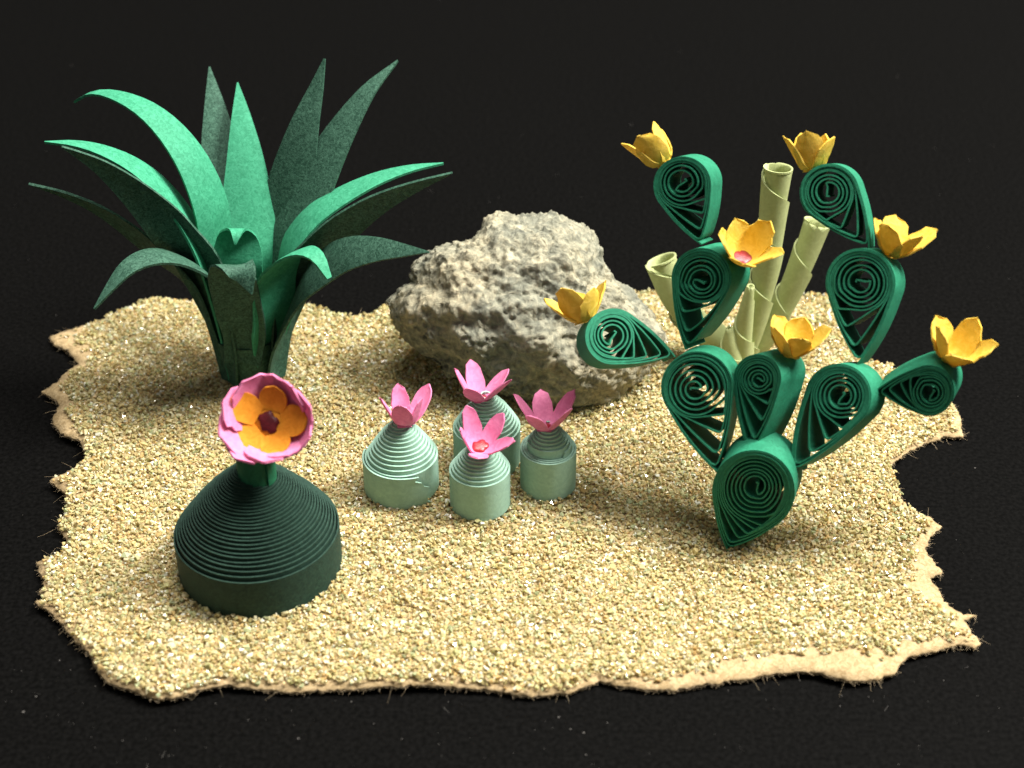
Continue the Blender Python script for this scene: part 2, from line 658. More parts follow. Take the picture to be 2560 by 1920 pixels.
# random rotations
qn = RNG.normal(size=(NG, 4))
qn /= np.linalg.norm(qn, axis=1, keepdims=True)
w_, x_, y_, z_ = qn.T
R = np.stack([np.stack([1 - 2 * (y_ ** 2 + z_ ** 2), 2 * (x_ * y_ - z_ * w_), 2 * (x_ * z_ + y_ * w_)], 1),
              np.stack([2 * (x_ * y_ + z_ * w_), 1 - 2 * (x_ ** 2 + z_ ** 2), 2 * (y_ * z_ - x_ * w_)], 1),
              np.stack([2 * (x_ * z_ - y_ * w_), 2 * (y_ * z_ + x_ * w_), 1 - 2 * (x_ ** 2 + y_ ** 2)], 1)], 1)
pal = np.array([[0.68, 0.56, 0.27], [0.72, 0.61, 0.34], [0.64, 0.60, 0.30], [0.78, 0.72, 0.49], [0.66, 0.47, 0.20],
                [0.84, 0.82, 0.70], [0.50, 0.42, 0.19], [0.54, 0.57, 0.33]])
pw = np.array([0.25, 0.20, 0.16, 0.10, 0.09, 0.05, 0.08, 0.07])
ci = RNG.choice(len(pal), NG, p=pw / pw.sum())
gc = np.clip(np.array([1.04, 1.06, 1.04]) * pal[ci] * RNG.uniform(0.8, 1.12, (NG, 1)), 0, 0.9)
gg = np.where(RNG.random(NG) < 0.5, RNG.uniform(0.04, 0.12, NG), RNG.uniform(0.25, 0.6, NG))
ti = RNG.integers(0, len(templates), NG)
VV, FF, CC, GG = [], [], [], []
off = 0
for k, (tvk, tfk) in enumerate(templates):
    ix = np.where(ti == k)[0]
    if not len(ix):
        continue
    pts = np.einsum('nij,vj->nvi', R[ix], tvk) * size[ix][:, None, None]
    pts[:, :, 2] *= 0.85
    pts += np.c_[gr[ix, 0], gr[ix, 1], gz[ix]][:, None, :]
    nv = len(tvk)
    VV.append(pts.reshape(-1, 3))
    FF.append((tfk[None] + (off + np.arange(len(ix)) * nv)[:, None, None]).reshape(-1, 3))
    CC.append(np.repeat(gc[ix], nv, 0))
    GG.append(np.repeat(gg[ix], nv))
    off += len(ix) * nv
VV, FF, CC, GG = np.vstack(VV) * MM, np.vstack(FF), np.vstack(CC), np.concatenate(GG)
me = bpy.data.meshes.new('sand_grains')
me.vertices.add(len(VV))
me.vertices.foreach_set('co', VV.ravel())
me.loops.add(FF.size)
me.loops.foreach_set('vertex_index', FF.ravel().astype(np.int32))
me.polygons.add(len(FF))
me.polygons.foreach_set('loop_start', np.arange(0, FF.size, 3, dtype=np.int32))
me.materials.append(M_SAND)
at = me.attributes.new('tint', 'FLOAT_COLOR', 'POINT')
at.data.foreach_set('color', np.c_[CC, np.ones(len(CC))].ravel())
at = me.attributes.new('gloss', 'FLOAT', 'POINT')
at.data.foreach_set('value', GG)
me.update(calc_edges=True)
me.validate()
me.polygons.foreach_set('use_smooth', np.zeros(len(me.polygons), bool))
sand = bpy.data.objects.new('sand_grains', me)
COL.objects.link(sand)
sand.parent = sheet_o
setp(sand, 'glittering golden sand glued over the torn sheet', kind='stuff')
print('grains', NG, 'tris', len(FF))


# paper fibres along the torn rim
def strand(P, rad):
    P = np.asarray(P)
    n = len(P)
    T = np.gradient(P, axis=0)
    V, Fc = [], []
    for i in range(n):
        t = unit(T[i])
        a = unit(np.cross(t, [0.3, 0.2, 0.9]))
        b_ = np.cross(t, a)
        rr = rad * (1 - 0.6 * i / (n - 1))
        for k in range(3):
            an = 2 * math.pi * k / 3
            V.append(P[i] + rr * (a * math.cos(an) + b_ * math.sin(an)))
    for i in range(n - 1):
        for k in range(3):
            k2 = (k + 1) % 3
            Fc.append((i * 3 + k, i * 3 + k2, i * 3 + 3 + k2, i * 3 + 3 + k))
    return np.array(V), Fc


OUTW = 1 if np.sum(edge[:, 0] * np.roll(edge[:, 1], -1) - np.roll(edge[:, 0], -1) * edge[:, 1]) > 0 else -1
fib = []
for i in range(NE):
    a, b_ = edge[i], edge[(i + 1) % NE]
    t = unit(np.r_[b_ - a, 0])
    nn = np.array([t[1], -t[0], 0])
    nn = nn * OUTW
    for _ in range(5):
        ln = abs(random.gauss(0.13, 0.13)) + 0.06
        if random.random() < 0.025:
            ln = random.uniform(0.5, 1.3)
        base = np.r_[a + (b_ - a) * random.random(), 0]
        base[2] = 0.36 + swell(base[0], base[1]) + random.uniform(0, 0.24)
        d = unit(nn + t * random.uniform(-0.9, 0.9) + np.array([0, 0, random.uniform(-0.3, 0.5)]))
        curl = np.array([random.uniform(-1, 1), random.uniform(-1, 1), random.uniform(-0.8, 0.6)]) * 0.9
        P = [base - d * 0.15 + (d * s + curl * s * s * 0.5) * ln for s in np.linspace(0, 1, 6)]
        P = [np.array([p[0], p[1], max(p[2], 0.03)]) for p in P]
        fib.append(strand(P, random.uniform(0.007, 0.014)))
# fuzz lying on the bare margins
fv, ff = join_geo(fib)
fo = mesh_obj('paper_fibres', fv, ff, M_FIBRE, sheet_o)
setp(fo, kind='stuff')

# dust on the black card
dust = []
for i in range(330):
    px, py = random.uniform(-20, 2580), random.choice([random.uniform(0, 900), random.uniform(900, 1920), random.uniform(1650, 1920)])
    p = hit_z(px, py, 0.02)
    if inside(np.array([p[:2]]), edge[::12])[0]:
        continue
    s = abs(random.gauss(0, 0.032)) + 0.014
    if random.random() < 0.07:
        d = unit([random.uniform(-1, 1), random.uniform(-1, 1), 0])
        c = np.array([-d[1], d[0], 0]) * random.uniform(-0.6, 0.6)
        dust.append(strand([p + (d * t + c * t * t) * random.uniform(0.5, 0.7) + [0, 0, 0.03] for t in np.linspace(0, 1, 6)], 0.012))
    else:
        tvk, tfk = templates[i % len(templates)]
        dust.append((tvk * [s, s, s * 0.4] + p, [tuple(int(q) for q in f) for f in tfk]))
dv, df = join_geo(dust)
do = mesh_obj('dust_specks', dv, df, M_DUST, tb, smooth=False)
setp(do, kind='stuff')

# ------------------------------------------------------------------ flowers
def petal_grid(C, a, dr, side, r0, ln, hw, psi, curl, cup, twist, rag, seed, blunt=0.5):
    rows, cols = 9, 7
    G = np.zeros((rows, cols, 3))
    rs = random.Random(seed)
    pos = C + dr * r0 * 0.75
    ang = psi * 0.35
    prev = pos
    for i in range(rows):
        t = i / (rows - 1)
        if i:
            ang = psi * (0.35 + 0.65 * min(1, t * 3.0)) + curl * t * t
            pos = pos + (dr * math.cos(ang) + a * math.sin(ang)) * (ln / (rows - 1))
        nrm = -dr * math.sin(ang) + a * math.cos(ang)
        w = hw * (0.78 + 0.30 * math.sin(min(1, t / 0.6) * math.pi / 2))
        if t > blunt:
            w *= math.sqrt(max(0.0, 1 - ((t - blunt) / (1.0 - blunt)) ** 2)) * 0.94 + 0.06
        sd = side * math.cos(twist * t) + nrm * math.sin(twist * t)
        jl = 1 + rag * rs.uniform(-1, 1) * t
        jr = 1 + rag * rs.uniform(-1, 1) * t
        for j in range(cols):
            s = j / (cols - 1) * 2 - 1
            ww = w * (jl if s < 0 else jr)
            G[i, j] = pos + sd * s * ww + nrm * cup * s * s * w
            if i == rows - 1:
                G[i, j] += (dr * math.cos(ang) + a * math.sin(ang)) * rag * ln * 0.12 * rs.uniform(-1, 1)
    return G


def blob_disc(C, a, b, c, r, h, seed, n=22):
    rs = random.Random(seed)
    ph = [rs.uniform(0, 6.28) for _ in range(4)]
    V, Fc = [C + a * h], []
    for ring, (f, hh) in enumerate(((0.55, 0.9), (0.9, 0.55), (1.0, -0.4))):
        for i in range(n):
            t = 2 * math.pi * i / n
            rr = r * f * (1 + 0.13 * math.sin(2 * t + ph[0]) + 0.12 * math.sin(5 * t + ph[1]) + 0.05 * math.sin(9 * t + ph[2]))
            V.append(C + (b * math.cos(t) + c * math.sin(t)) * rr + a * h * hh)
    for i in range(n):
        j = (i + 1) % n
        Fc.append((0, 1 + i, 1 + j))
        for q in range(2):
            Fc.append((1 + q * n + i, 1 + (q + 1) * n + i, 1 + (q + 1) * n + j, 1 + q * n + j))
    return np.array(V), Fc


def flower(parent, C, axis, mat, mat_c, ln, hw, psi, roll=0.0, n=5, r0=0.55, cup=0.30, rag=0.10, seed=1,
           name='flower', label=None, psis=None, lens=None, centre=0.5, curl=0.1, thick=0.11, blunt=0.5):
    C = np.asarray(C, float)
    a = unit(axis)
    b = unit(np.cross(a, [0.13, 0.97, 0.2]))
    c = np.cross(a, b)
    rs = random.Random(seed)
    V, Fc = blob_disc(C - a * 0.05, a, b, c, r0 * 1.05, 0.10, seed)
    f = mesh_obj(name, V, Fc, mat, parent)
    if label:
        f['label'] = label
    for i in range(n):
        t = roll + 2 * math.pi * i / n + rs.uniform(-0.07, 0.07)
        dr = b * math.cos(t) + c * math.sin(t)
        sd = np.cross(a, dr)
        p_ = (psis[i] if psis else psi + rs.uniform(-0.26, 0.22))
        l_ = ln * (lens[i] if lens else rs.uniform(0.84, 1.10))
        G = petal_grid(C, a, dr, sd, r0, l_, hw * rs.uniform(0.93, 1.07), p_, curl + rs.uniform(-0.12, 0.12),
                       cup, rs.uniform(-0.2, 0.2), rag, seed * 31 + i, blunt)
        v, fc, ff_ = sheet(G, thick)
        mesh_obj('petal', v, fc, mat, f, flat_from=ff_)
    if centre > 0:
        v, fc = blob_disc(C + a * 0.08, a, b, c, centre, 0.16, seed + 5)
        mesh_obj('flower_centre', v, fc, mat_c, f)
    return f


def img_dir(dx, dy, toward):    # direction by its look in the photo: right, down (pixels), and towards the viewer
    return unit(RT * dx - UP * dy - FW * toward)


# ------------------------------------------------------------------ prickly pear of quilled teardrops
def tear_loop(C, r, T, bulge=0.045, n1=12, n2=36):
    e = T - C
    L = np.linalg.norm(e)
    if L < r * 1.03:
        e = e / L * r * 1.03
        T = C + e
        L = r * 1.03
    be = math.acos(r / L)
    th = math.atan2(e[1], e[0])
    arc = np.linspace(th + be, th + 2 * math.pi - be, n2)
    A = np.stack([C[0] + r * np.cos(arc), C[1] + r * np.sin(arc)], 1)
    s = np.linspace(0, 1, n1, endpoint=False)[:, None]
    hump = bulge * 4 * s * (1 - s) * math.sqrt(L * L - r * r)
    n1_ = np.array([math.cos(th + be), math.sin(th + be)])
    n2_ = np.array([math.cos(th - be), math.sin(th - be)])
    return np.vstack([T + (A[0] - T) * s + n1_ * hump, A, (A[-1] + (T - A[-1]) * s + n2_ * hump)[1:]])


def coil_path(C, r, T, side, turns, Cin, rin, wraps, flip, tpx, seed, hook=0.0, fan=3.2):
    """Spiral strip of a teardrop coil, from the pinched outer wraps to the hook in the middle (photo pixels)."""
    C, T, Cin = map(lambda q: np.asarray(q, float), (C, T, Cin))
    e = T - C
    L = np.linalg.norm(e)
    be = math.acos(min(0.99, r / L))
    th = math.atan2(e[1], e[0]) + side * be
    E = C + r * 0.96 * np.array([math.cos(th), math.sin(th)])
    inward = unit(C - E)
    npl = len(tear_loop(C, r, T))
    rs = random.Random(seed)
    jit = [rs.uniform(-1, 1) for _ in range(40)]
    pts = []
    K = int(turns * npl)
    step = tpx * 1.04
    for q in range(K):
        k = q / npl
        ko = min(k, wraps)
        ki = max(0.0, k - wraps)
        nf = fan
        g = ki / (turns - wraps)
        r1 = r - step * ko
        rm = max(r1 * 0.70, r1 - nf * tpx * 1.15)
        if ki < nf:
            gr_ = ki / nf
            rb_ = r1 + (rm - r1) * gr_
            tau = gr_ ** 0.85
        else:
            rb_ = rm + (rin - rm) * (ki - nf) / (turns - wraps - nf)
            tau = 1.0
        kk_ = int(ki)
        wob = (jit[kk_] * (1 - (ki - kk_)) + jit[kk_ + 1] * (ki - kk_)) * min(1, ki)
        rk = rb_ + wob * 0.8
        Ck = C + (Cin - C) * (0.25 * ko / wraps + 0.75 * g) + np.array([wob, -wob]) * 0.8
        To = T + unit(C - T) * ko * tpx * 2.2
        Tk = To + (E - To) * tau + inward * tpx * (0.6 * ko + 0.5 * min(ki, nf))
        if tau >= 1:
            Tk = Ck + unit(E - Ck) * rk * 1.03
        lp = tear_loop(Ck, rk, Tk, 0.045 * (1 - 0.4 * tau))
        u = q % npl
        if flip:
            u = (npl - u) % npl
        pts.append(lp[u])
    P = np.array(pts)
    S = P.copy()                # soften the pinches a little
    S[1:-1] = (P[:-2] + P[1:-1] * 1.3 + P[2:]) / 3.3
    P = S
    a = P[-1]                   # the crimped start of the strip in the middle
    d = unit(Cin - a)
    pr = np.array([-d[1], d[0]])
    bend = np.array([a + d * rin * 0.5 * q for q in np.linspace(0.15, 1, 4)])
    tail = [bend[-1] + (unit(d + pr * hook)) * rin * q for q in np.linspace(0.2, 1.0, 5)]
    tail2 = [tail[-1] + unit(-pr * 0.8 + d * 0.2) * rin * 0.3 * q for q in (0.5, 1.0)]
    return np.vstack([P, bend, tail, tail2])


PADS = {}
STRIP = 3.1


def depth_dir(dx, dy, s, w, P):
    a, b = dx / (s * w), -dy / (s * w)
    f = math.sqrt(max(0.05, 1 - a * a - b * b))
    return unit(RT * a + UP * b + unit(np.asarray(P) - CAM) * f)


def make_pad(root, key, C, r, T, dvec, anchor, inner_turns, side=1, flip=False, Cin=None, rin=18, w=STRIP, wraps=1.6, hook=0.4,
             thick=0.115, fan=3.2):
    """C, r, T in photo pixels on the pad's front face; anchor = world point of the tip."""
    s = scale_at(anchor)
    d = depth_dir(dvec[0], dvec[1], s, w, anchor)
    tpx = thick * s
    P2 = coil_path(C, r, T, side, wraps + inner_turns, Cin, rin, wraps, flip, tpx, sum(map(ord, key)), hook, fan)
    P3 = np.array([hit_plane(x, y, anchor, d) for x, y in P2])
    n = len(P3)
    rs = random.Random(hash(key) % 1000 if False else sum(map(ord, key)))
    tel = np.array([0.10 * noise.noise(Vector((i * 0.016, rs.random() * 0 + len(key), sum(map(ord, key))))) for i in range(n)])
    G = np.stack([P3 + d * (tel + w * f)[:, None] for f in (0.0, 0.33, 0.67, 1.0)], 1)
    v, fc, ff_ = sheet(G, thick)
    o = mesh_obj('cactus_pad', v, fc, M_PEAR, root, flat_from=ff_)
    PADS[key] = dict(P=anchor, d=d, w=w)
    return o


def on_pad(key, px, py, frac):
    p = PADS[key]
    return hit_plane(px, py, p['P'] + p['d'] * p['w'] * frac, p['d'])


tip0 = hit_z(1822, 1377, SAND - 0.1)
pear = thing('prickly_pear_cactus', tip0, 'tall dark green quilled prickly pear with coiled pads and yellow flowers', 'paper cactus')
make_pad(pear, 'base', (1884, 1230), 104, (1820, 1378), (22, -54), tip0, 9.8, fan=4.6, side=-1, Cin=(1888, 1216), rin=20, hook=0.6, wraps=2.3)
make_pad(pear, 'low_left', (1744, 968), 91, (1793, 1180), (22, -24), on_pad('base', 1793, 1178, 0.25), 7.2, fan=3.6, side=-1,
         Cin=(1735, 974), rin=18, wraps=1.6)
make_pad(pear, 'mid', (1894, 945), 60, (1877, 1143), (66, -22), on_pad('base', 1877, 1141, 0.45), 6.4, fan=3.6, side=-1,
         Cin=(1897, 950), rin=12, wraps=1.6)
make_pad(pear, 'low_right', (2096, 992), 83, (1978, 1183), (42, -12), on_pad('base', 1980, 1182, 0.45), 7.0, fan=3.6, side=-1,
         Cin=(2102, 990), rin=20, wraps=2.3)
make_pad(pear, 'left_arm', (1534, 842), 71, (1688, 892), (-28, 12), on_pad('low_left', 1686, 892, 0.2), 6.2, fan=3.8, side=1, flip=True,
         Cin=(1530, 838), rin=24, wraps=1.6)
make_pad(pear, 'mid_left', (1754, 694), 75, (1714, 874), (52, -20), on_pad('low_left', 1715, 871, 0.5), 6.6, fan=3.0, side=1,
         Cin=(1753, 702), rin=18, wraps=1.6)
make_pad(pear, 'top_left', (1707, 464), 73, (1754, 611), (30, -12), on_pad('mid_left', 1754, 609, 0.5), 5.8, fan=3.0, side=-1,
         Cin=(1703, 455), rin=24, wraps=1.6)
make_pad(pear, 'mid_right', (2150, 708), 88, (2142, 912), (29, -9), on_pad('low_right', 2142, 910, 0.5), 6.9, fan=3.2, side=1, flip=True,
         Cin=(2152, 706), rin=23, wraps=1.6)
make_pad(pear, 'top_right', (2073, 484), 75, (2172, 621), (14, -6), on_pad('mid_right', 2171, 619, 0.4), 6.0, fan=3.0, side=1, flip=True,
         Cin=(2072, 480), rin=23, wraps=1.6)
make_pad(pear, 'right_arm', (2322, 977), 64, (2190, 977), (26, -38), on_pad('low_right', 2192, 977, 0.5), 6.0, fan=3.2, side=1,
         Cin=(2328, 983), rin=18, wraps=1.6)
# a bead of dried glue where the middle pad is stuck on
gb = on_pad('base', 1922, 1128, 0.40)
v, fc = blob_disc(gb, unit(np.array([0.25, -0.5, 0.8])), RT, unit(np.cross(np.array([0.25, -0.5, 0.8]), RT)), 0.55, 0.28, 3)
mesh_obj('glue_bead', v, fc, M_GLUE, pear)

YF = dict(mat=M_YEL, mat_c=M_RED, ln=3.05, hw=0.98, r0=0.62, cup=0.28, rag=0.2, blunt=0.42)
flower(pear, on_pad('top_left', 1660, 408, 0.5), img_dir(-0.55, -0.80, 0.05), psi=1.18, roll=0.6, seed=11, centre=0.35,
       label='yellow flower tipped left on the top left pad', **YF)
flower(pear, on_pad('top_right', 2031, 426, 0.45), img_dir(-0.10, -0.98, 0.12), psi=1.1, roll=0.25, seed=12, centre=0.35,
       label='yellow flower standing on the top right pad', **YF)
flower(pear, on_pad('mid_left', 1855, 646, 0.62), img_dir(0.12, -0.62, 0.78), psi=0.92, roll=0.25, seed=13, centre=0.85,
       label='yellow flower with a red centre facing forward', **YF)
flower(pear, on_pad('mid_right', 2229, 636, 0.6), img_dir(0.22, -0.86, 0.45), psi=1.0, roll=0.9, seed=14, centre=0.4,
       label='yellow flower on the right of the middle pad', **YF)
flower(pear, on_pad('left_arm', 1460, 804, 0.5), img_dir(-0.25, -0.95, 0.05), psi=1.08, roll=0.1, seed=15, centre=0.35,
       label='yellow flower at the end of the left arm', **YF)
flower(pear, on_pad('mid', 1978, 884, 0.62), img_dir(0.10, -0.85, 0.50), psi=1.06, roll=0.55, seed=16, centre=0.4,
       label='yellow flower on the small middle pad', **YF)
flower(pear, on_pad('right_arm', 2378, 900, 0.62), img_dir(0.12, -0.78, 0.62), psi=1.0, roll=0.3, seed=17, centre=0.6,
       label='yellow flower with a pale red centre at the end of the right arm', **YF)


# ------------------------------------------------------------------ telescoped coil cacti
def coil_cactus(root, base, R, h, turns, r_top, prof, mat, per=56, wob=0.03, name='coiled_body', expo=1.0, fill=0.84):
    n = int(turns * per)
    pts = []
    for i in range(n + 1):
        t = i / per
        th = 2 * math.pi * t + 2.2
        r = R - (R - r_top) * (t / turns) ** expo
        z = prof((r - r_top) / (R - r_top))
        z += wob * noise.noise(Vector((math.cos(th) * 0.8, math.sin(th) * 0.8, t * 0.7)))
        pts.append((base[0] + r * math.cos(th), base[1] + r * math.sin(th), base[2] + z))
    P = np.array(pts)
    zt = np.array([0, 0, 1.0])
    G = np.stack([P + zt * h * f for f in (0.0, 0.5, 1.0)], 1)
    v, fc, ff_ = sheet(G, (R - r_top) / turns * fill)
    return mesh_obj(name, v, fc, mat, root, flat_from=ff_)


# dark green one with the big pink flower
base, R = stand_on(655, 1553, 202)
dk = thing('barrel_cactus', base, 'broad dark green ribbed cone cactus carrying one large pink and orange flower', 'paper cactus')
front = base - [0, R, 0]
h = z_for_row(front, 1463) - base[2]
apex = z_for_row(base, 1168) - base[2]
rise = apex - h


def prof_dark(t):
    u = 1 - t
    return rise * (0.38 * math.sin(u * math.pi / 2) ** 0.9 + 0.62 * u)


coil_cactus(dk, base, R, h, 29, 0.9, prof_dark, M_DARK, per=64, wob=0.10, expo=0.92, fill=0.62)
# stem: a small rolled tube
sb = base + [0.45, -0.2, apex - 0.75]


def tube_roll(root, c, r, h, turns, mat, name, per=40):
    pts = []
    n = int(turns * per)
    for i in range(n + 1):
        t = i / per
        th = 2 * math.pi * t - 0.8
        rr = r - 0.14 * t
        pts.append(c + np.array([rr * math.cos(th), rr * math.sin(th), 0]))
    P = np.array(pts)
    G = np.stack([P + np.array([0, 0, h * f]) for f in (0, 0.5, 1)], 1)
    v, fc, ff_ = sheet(G, 0.125)
    return mesh_obj(name, v, fc, mat, root, flat_from=ff_)


tube_roll(dk, sb, 1.36, 2.5, 5, M_STEM, 'flower_stem')
# big flower
fc_pos = at_depth(676, 1050, depth_of(sb + [0, 0, 3.4]) - 0.9)
ax = img_dir(-0.10, -0.10, 1.0)
back = fc_pos - ax * 1.2
flower(dk, back, ax, M_PINK, M_MAR, 3.1, 1.5, 0.70, roll=0.35, n=5, r0=1.3, cup=0.16, rag=0.16, seed=23, centre=0,
       curl=0.42, label='large cupped pink flower facing forward', blunt=0.62, thick=0.16,
       psis=[0.60, 0.74, 0.62, 0.80, 0.66])
big = [o for o in dk.children if o.name.startswith('flower') and 'stem' not in o.name][-1]
# a second, inner whorl of pink between the first
a_ = unit(ax)
b_ = unit(np.cross(a_, [0.13, 0.97, 0.2]))
c_ = np.cross(a_, b_)
for i in range(5):
    t = 0.35 + 0.63 + 2 * math.pi * i / 5
    dr = b_ * math.cos(t) + c_ * math.sin(t)
    G = petal_grid(back + a_ * 0.12, a_, dr, np.cross(a_, dr), 1.25, 3.0 + 0.25 * (-1) ** i, 1.4, 0.62 + 0.08 * (i % 3 - 1), 0.35, 0.14, 0.25 * (-1) ** i, 0.14, 90 + i, 0.6)
    v, fc, ff_ = sheet(G, 0.16)
    mesh_obj('petal', v, fc, M_PINK, big, flat_from=ff_)
inner = flower(dk, back + a_ * 0.75 - b_ * 0.0 + RT * -0.22 - UP * 0.12, unit(ax + RT * -0.05), M_ORG, M_MAR, 2.2, 1.0, 0.34, roll=0.75, n=5, r0=1.12, cup=0.1, rag=0.06, seed=29,
               centre=0.75, name='inner_flower', label='orange inner flower with a maroon centre', curl=0.25, blunt=0.35,
               lens=[1.12, 0.8, 1.0, 0.85, 1.08])

# four small mint ones
SMALL = [
    # cx, bottom row, half width px, rim row, top row, turns, r_top, step, flower px, axis, psi, roll, label
    (1009, 1270, 90, 1195, 1052, 13, 0.35, None, (1014, 1058), (0.0, -0.93, 0.36), 0.98, 1.55, 'left',
     'squat mint green cactus with a ragged paper seam, leftmost of the four small ones'),
    (1202, 1306, 75, 1220, 1110, 11, 0.35, None, (1200, 1118), (0.02, -0.62, 0.78), 0.95, 1.57, 'front',
     'small mint green cactus in front, its pink flower showing a red centre'),
    (1219, 1204, 83, 1118, 985, 13, 0.35, None, (1201, 996), (-0.06, -0.92, 0.38), 0.86, 1.4, 'back',
     'tall mint green cactus at the back of the four, half hidden by the front one'),
    (1371, 1253, 69, 1162, 1060, 10, 0.35, 0.35, (1363, 1068), (-0.04, -0.90, 0.43), 0.86, 1.25, 'right',
     'small mint green cactus with a stepped collar, rightmost of the four'),
]
for (cx, rb, hp, rr, rt, turns, rtop, step, fp, axd, psi, roll, key, lab) in SMALL:
    base, R = stand_on(cx, rb, hp)
    t = thing('small_cactus', base, lab, 'paper cactus', 'small mint green cacti with pink flowers')
    h = z_for_row(base - [0, R, 0], rr) - base[2]
    apex = z_for_row(base, rt) - base[2]
    rise = apex - h

    def prof(u, step=step, rise=rise):
        v = 1 - u
        if step:
            if v < 0.25:
                return rise * 0.10 * v
            return rise * (0.22 + 0.78 * ((v - 0.25) / 0.75) ** 0.85)
        return rise * (0.5 * math.sin(v * math.pi / 2) + 0.5 * v)

    coil_cactus(t, base, R, h, turns, rtop, prof, M_MINT, per=56, wob=0.06)
    if key == 'left':           # torn end of the strip wrapped round the body
        n, m_ = 60, 9
        G = np.zeros((n, m_, 3))
        a0, a1 = math.radians(165), math.radians(297)
        for j in range(m_):
            vz = j / (m_ - 1)
            e1 = a1 - 0.0 + (0.36 * (1 - vz) - 0.10 * math.sin(vz * 9) - 0.05 * math.sin(vz * 23))
            for i in range(n):
                an = a0 + (e1 - a0) * i / (n - 1)
                rr_ = R + 0.19 + 0.14 * max(0, (i - n * 0.85) / (n * 0.15)) * (0.5 + 0.5 * math.sin(vz * 7))
                G[i, j] = base + [rr_ * math.cos(an), rr_ * math.sin(an), 0.05 + (h - 0.02) * vz]
        v, fc, ff_ = sheet(G, 0.13)
        mesh_obj('torn_strip_end', v, fc, M_MINT, t, flat_from=ff_)
    top = base + [0, 0, apex + h * 0.0]
    fcen = hit_plane(fp[0], fp[1], base + [0, -0.25, 0], np.array([0, 1.0, 0]))
    flower(t, fcen, img_dir(*axd), M_PINK, M_RED, 2.9 if key == 'front' else 3.05, 0.74, psi + 0.05, roll=roll, seed=40 + cx % 17, r0=0.68, cup=0.22, rag=0.10,
           centre=0.66 if key == 'front' else 0.45, curl=0.12, blunt=0.28)

# ------------------------------------------------------------------ spiky rosette plant (left)
AB = hit_z(634, 938, SAND - 0.05)
agave = thing('spiky_leaf_plant', AB, 'tall green paper rosette of long pointed arching leaves at the back left', 'paper plant')


def Z1(x, y):                   # coordinates noted on an enlargement of the photo
    return 40 + x / 1.885, 120 + y / 1.885


def leaf(phi, pts, w, roll=0.0, cup=0.12, tipw=0.0, root_r=1.7, wdir=None, lens=None, wprof=None, rollb=None, n=34, label=None, zroot=0.2, dark=False):
    ph = math.radians(phi)
    dr = np.array([math.cos(ph), math.sin(ph), 0])
    nrm = np.array([-dr[1], dr[0], 0])
    P = []
    for p in pts:
        x, y = Z1(p[0], p[1])
        if len(p) == 3:
            P.append(hit_y(x, y, AB[1] + p[2]))
        else:
            P.append(hit_plane(x, y, AB, nrm))
    rt = AB + dr * root_r + [0, 0, zroot]
    first = P[0]
    mid = rt + (first - rt) * 0.5 - dr * 0.25
    S = smooth_path([rt, mid] + P, n)
    T = np.gradient(S, axis=0)
    side0 = np.array([-math.sin(ph), math.cos(ph), 0]) if wdir is None else np.asarray(wdir, float)
    cols = 9
    G = np.zeros((n, cols, 3))
    for i in range(n):
        t = i / (n - 1)
        tg = unit(T[i])
        sd = unit(side0 - tg * np.dot(side0, tg))
        nn = np.cross(tg, sd)
        rl = math.radians((roll if rollb is None else rollb + (roll - rollb) * min(1, t * 1.6)))
        s2 = sd * math.cos(rl) + nn * math.sin(rl)
        n2 = np.cross(tg, s2)
        if wprof is None:
            hw = w / 2 * (0.50 + 0.50 * math.sin(min(1, t / 0.40) * math.pi / 2))
            if t > 0.42:
                q = (t - 0.42) / 0.58
                hw *= (1 - q ** 1.45) * 0.98 + 0.02
        else:
            hw = w / 2 * np.interp(t, *wprof)
        cu = cup * (1.6 - 1.3 * t)
        for j in range(cols):
            s = j / (cols - 1) * 2 - 1
            G[i, j] = S[i] + s2 * s * hw - n2 * cu * s * s * hw
    v, fc, ff_ = sheet(G, 0.2)
    o = mesh_obj('leaf', v, fc, M_LEAFD if dark else M_LEAF, agave, flat_from=ff_)
    if label:
        o['label'] = label
    return o


# back leaves first
leaf(108, [(1050, 900, 4.6), (1005, 700, 6.6), (962, 480, 9.6), (940, 300, 12.2), (912, 90, 15.8)], 5.0, wdir=(-1, -0.1, 0), dark=True)                      # E
leaf(95, [(1085, 1000, 2.8), (1090, 820, 4.4), (1082, 560, 7.2), (1064, 350, 10.0), (1045, 165, 13.2)], 5.0, wdir=(-1, 0, 0))  # F
leaf(150, [(960, 960), (930, 760), (850, 560), (740, 400), (610, 285), (470, 222), (360, 212), (275, 255)], 4.0)   # A
leaf(55, [(1230, 980), (1265, 780), (1310, 560), (1360, 360), (1415, 190), (1455, 50)], 5.4, roll=10, dark=True)        # H
leaf(38, [(1260, 960), (1340, 760), (1430, 570), (1530, 390), (1660, 200), (1800, 60)], 5.2, roll=10, dark=True)        # H2
leaf(14, [(1250, 1000), (1300, 890), (1400, 780), (1540, 690), (1700, 615), (1860, 568), (2015, 545)], 4.4)  # I
leaf(-12, [(1340, 1040), (1440, 930), (1560, 830), (1700, 735), (1860, 660), (2055, 588)], 3.7, roll=-68, rollb=0, dark=True)  # J
leaf(-30, [(1260, 1310), (1340, 1120), (1440, 1030), (1560, 970), (1700, 950), (1830, 955), (1945, 962)], 4.6, roll=40, rollb=0, root_r=2.3, dark=True)  # K
leaf(182, [(830, 1110), (690, 985), (560, 872), (400, 765), (230, 690), (60, 640)], 3.8, roll=52, rollb=0, dark=True)           # C
leaf(203, [(870, 1020), (760, 890), (640, 760), (520, 650), (400, 560), (300, 505), (215, 465)], 4.4, roll=74, rollb=0, dark=True)  # B'
leaf(184, [(915, 1020), (840, 850), (715, 680), (570, 560), (420, 487), (280, 452), (135, 445)], 4.8)        # B
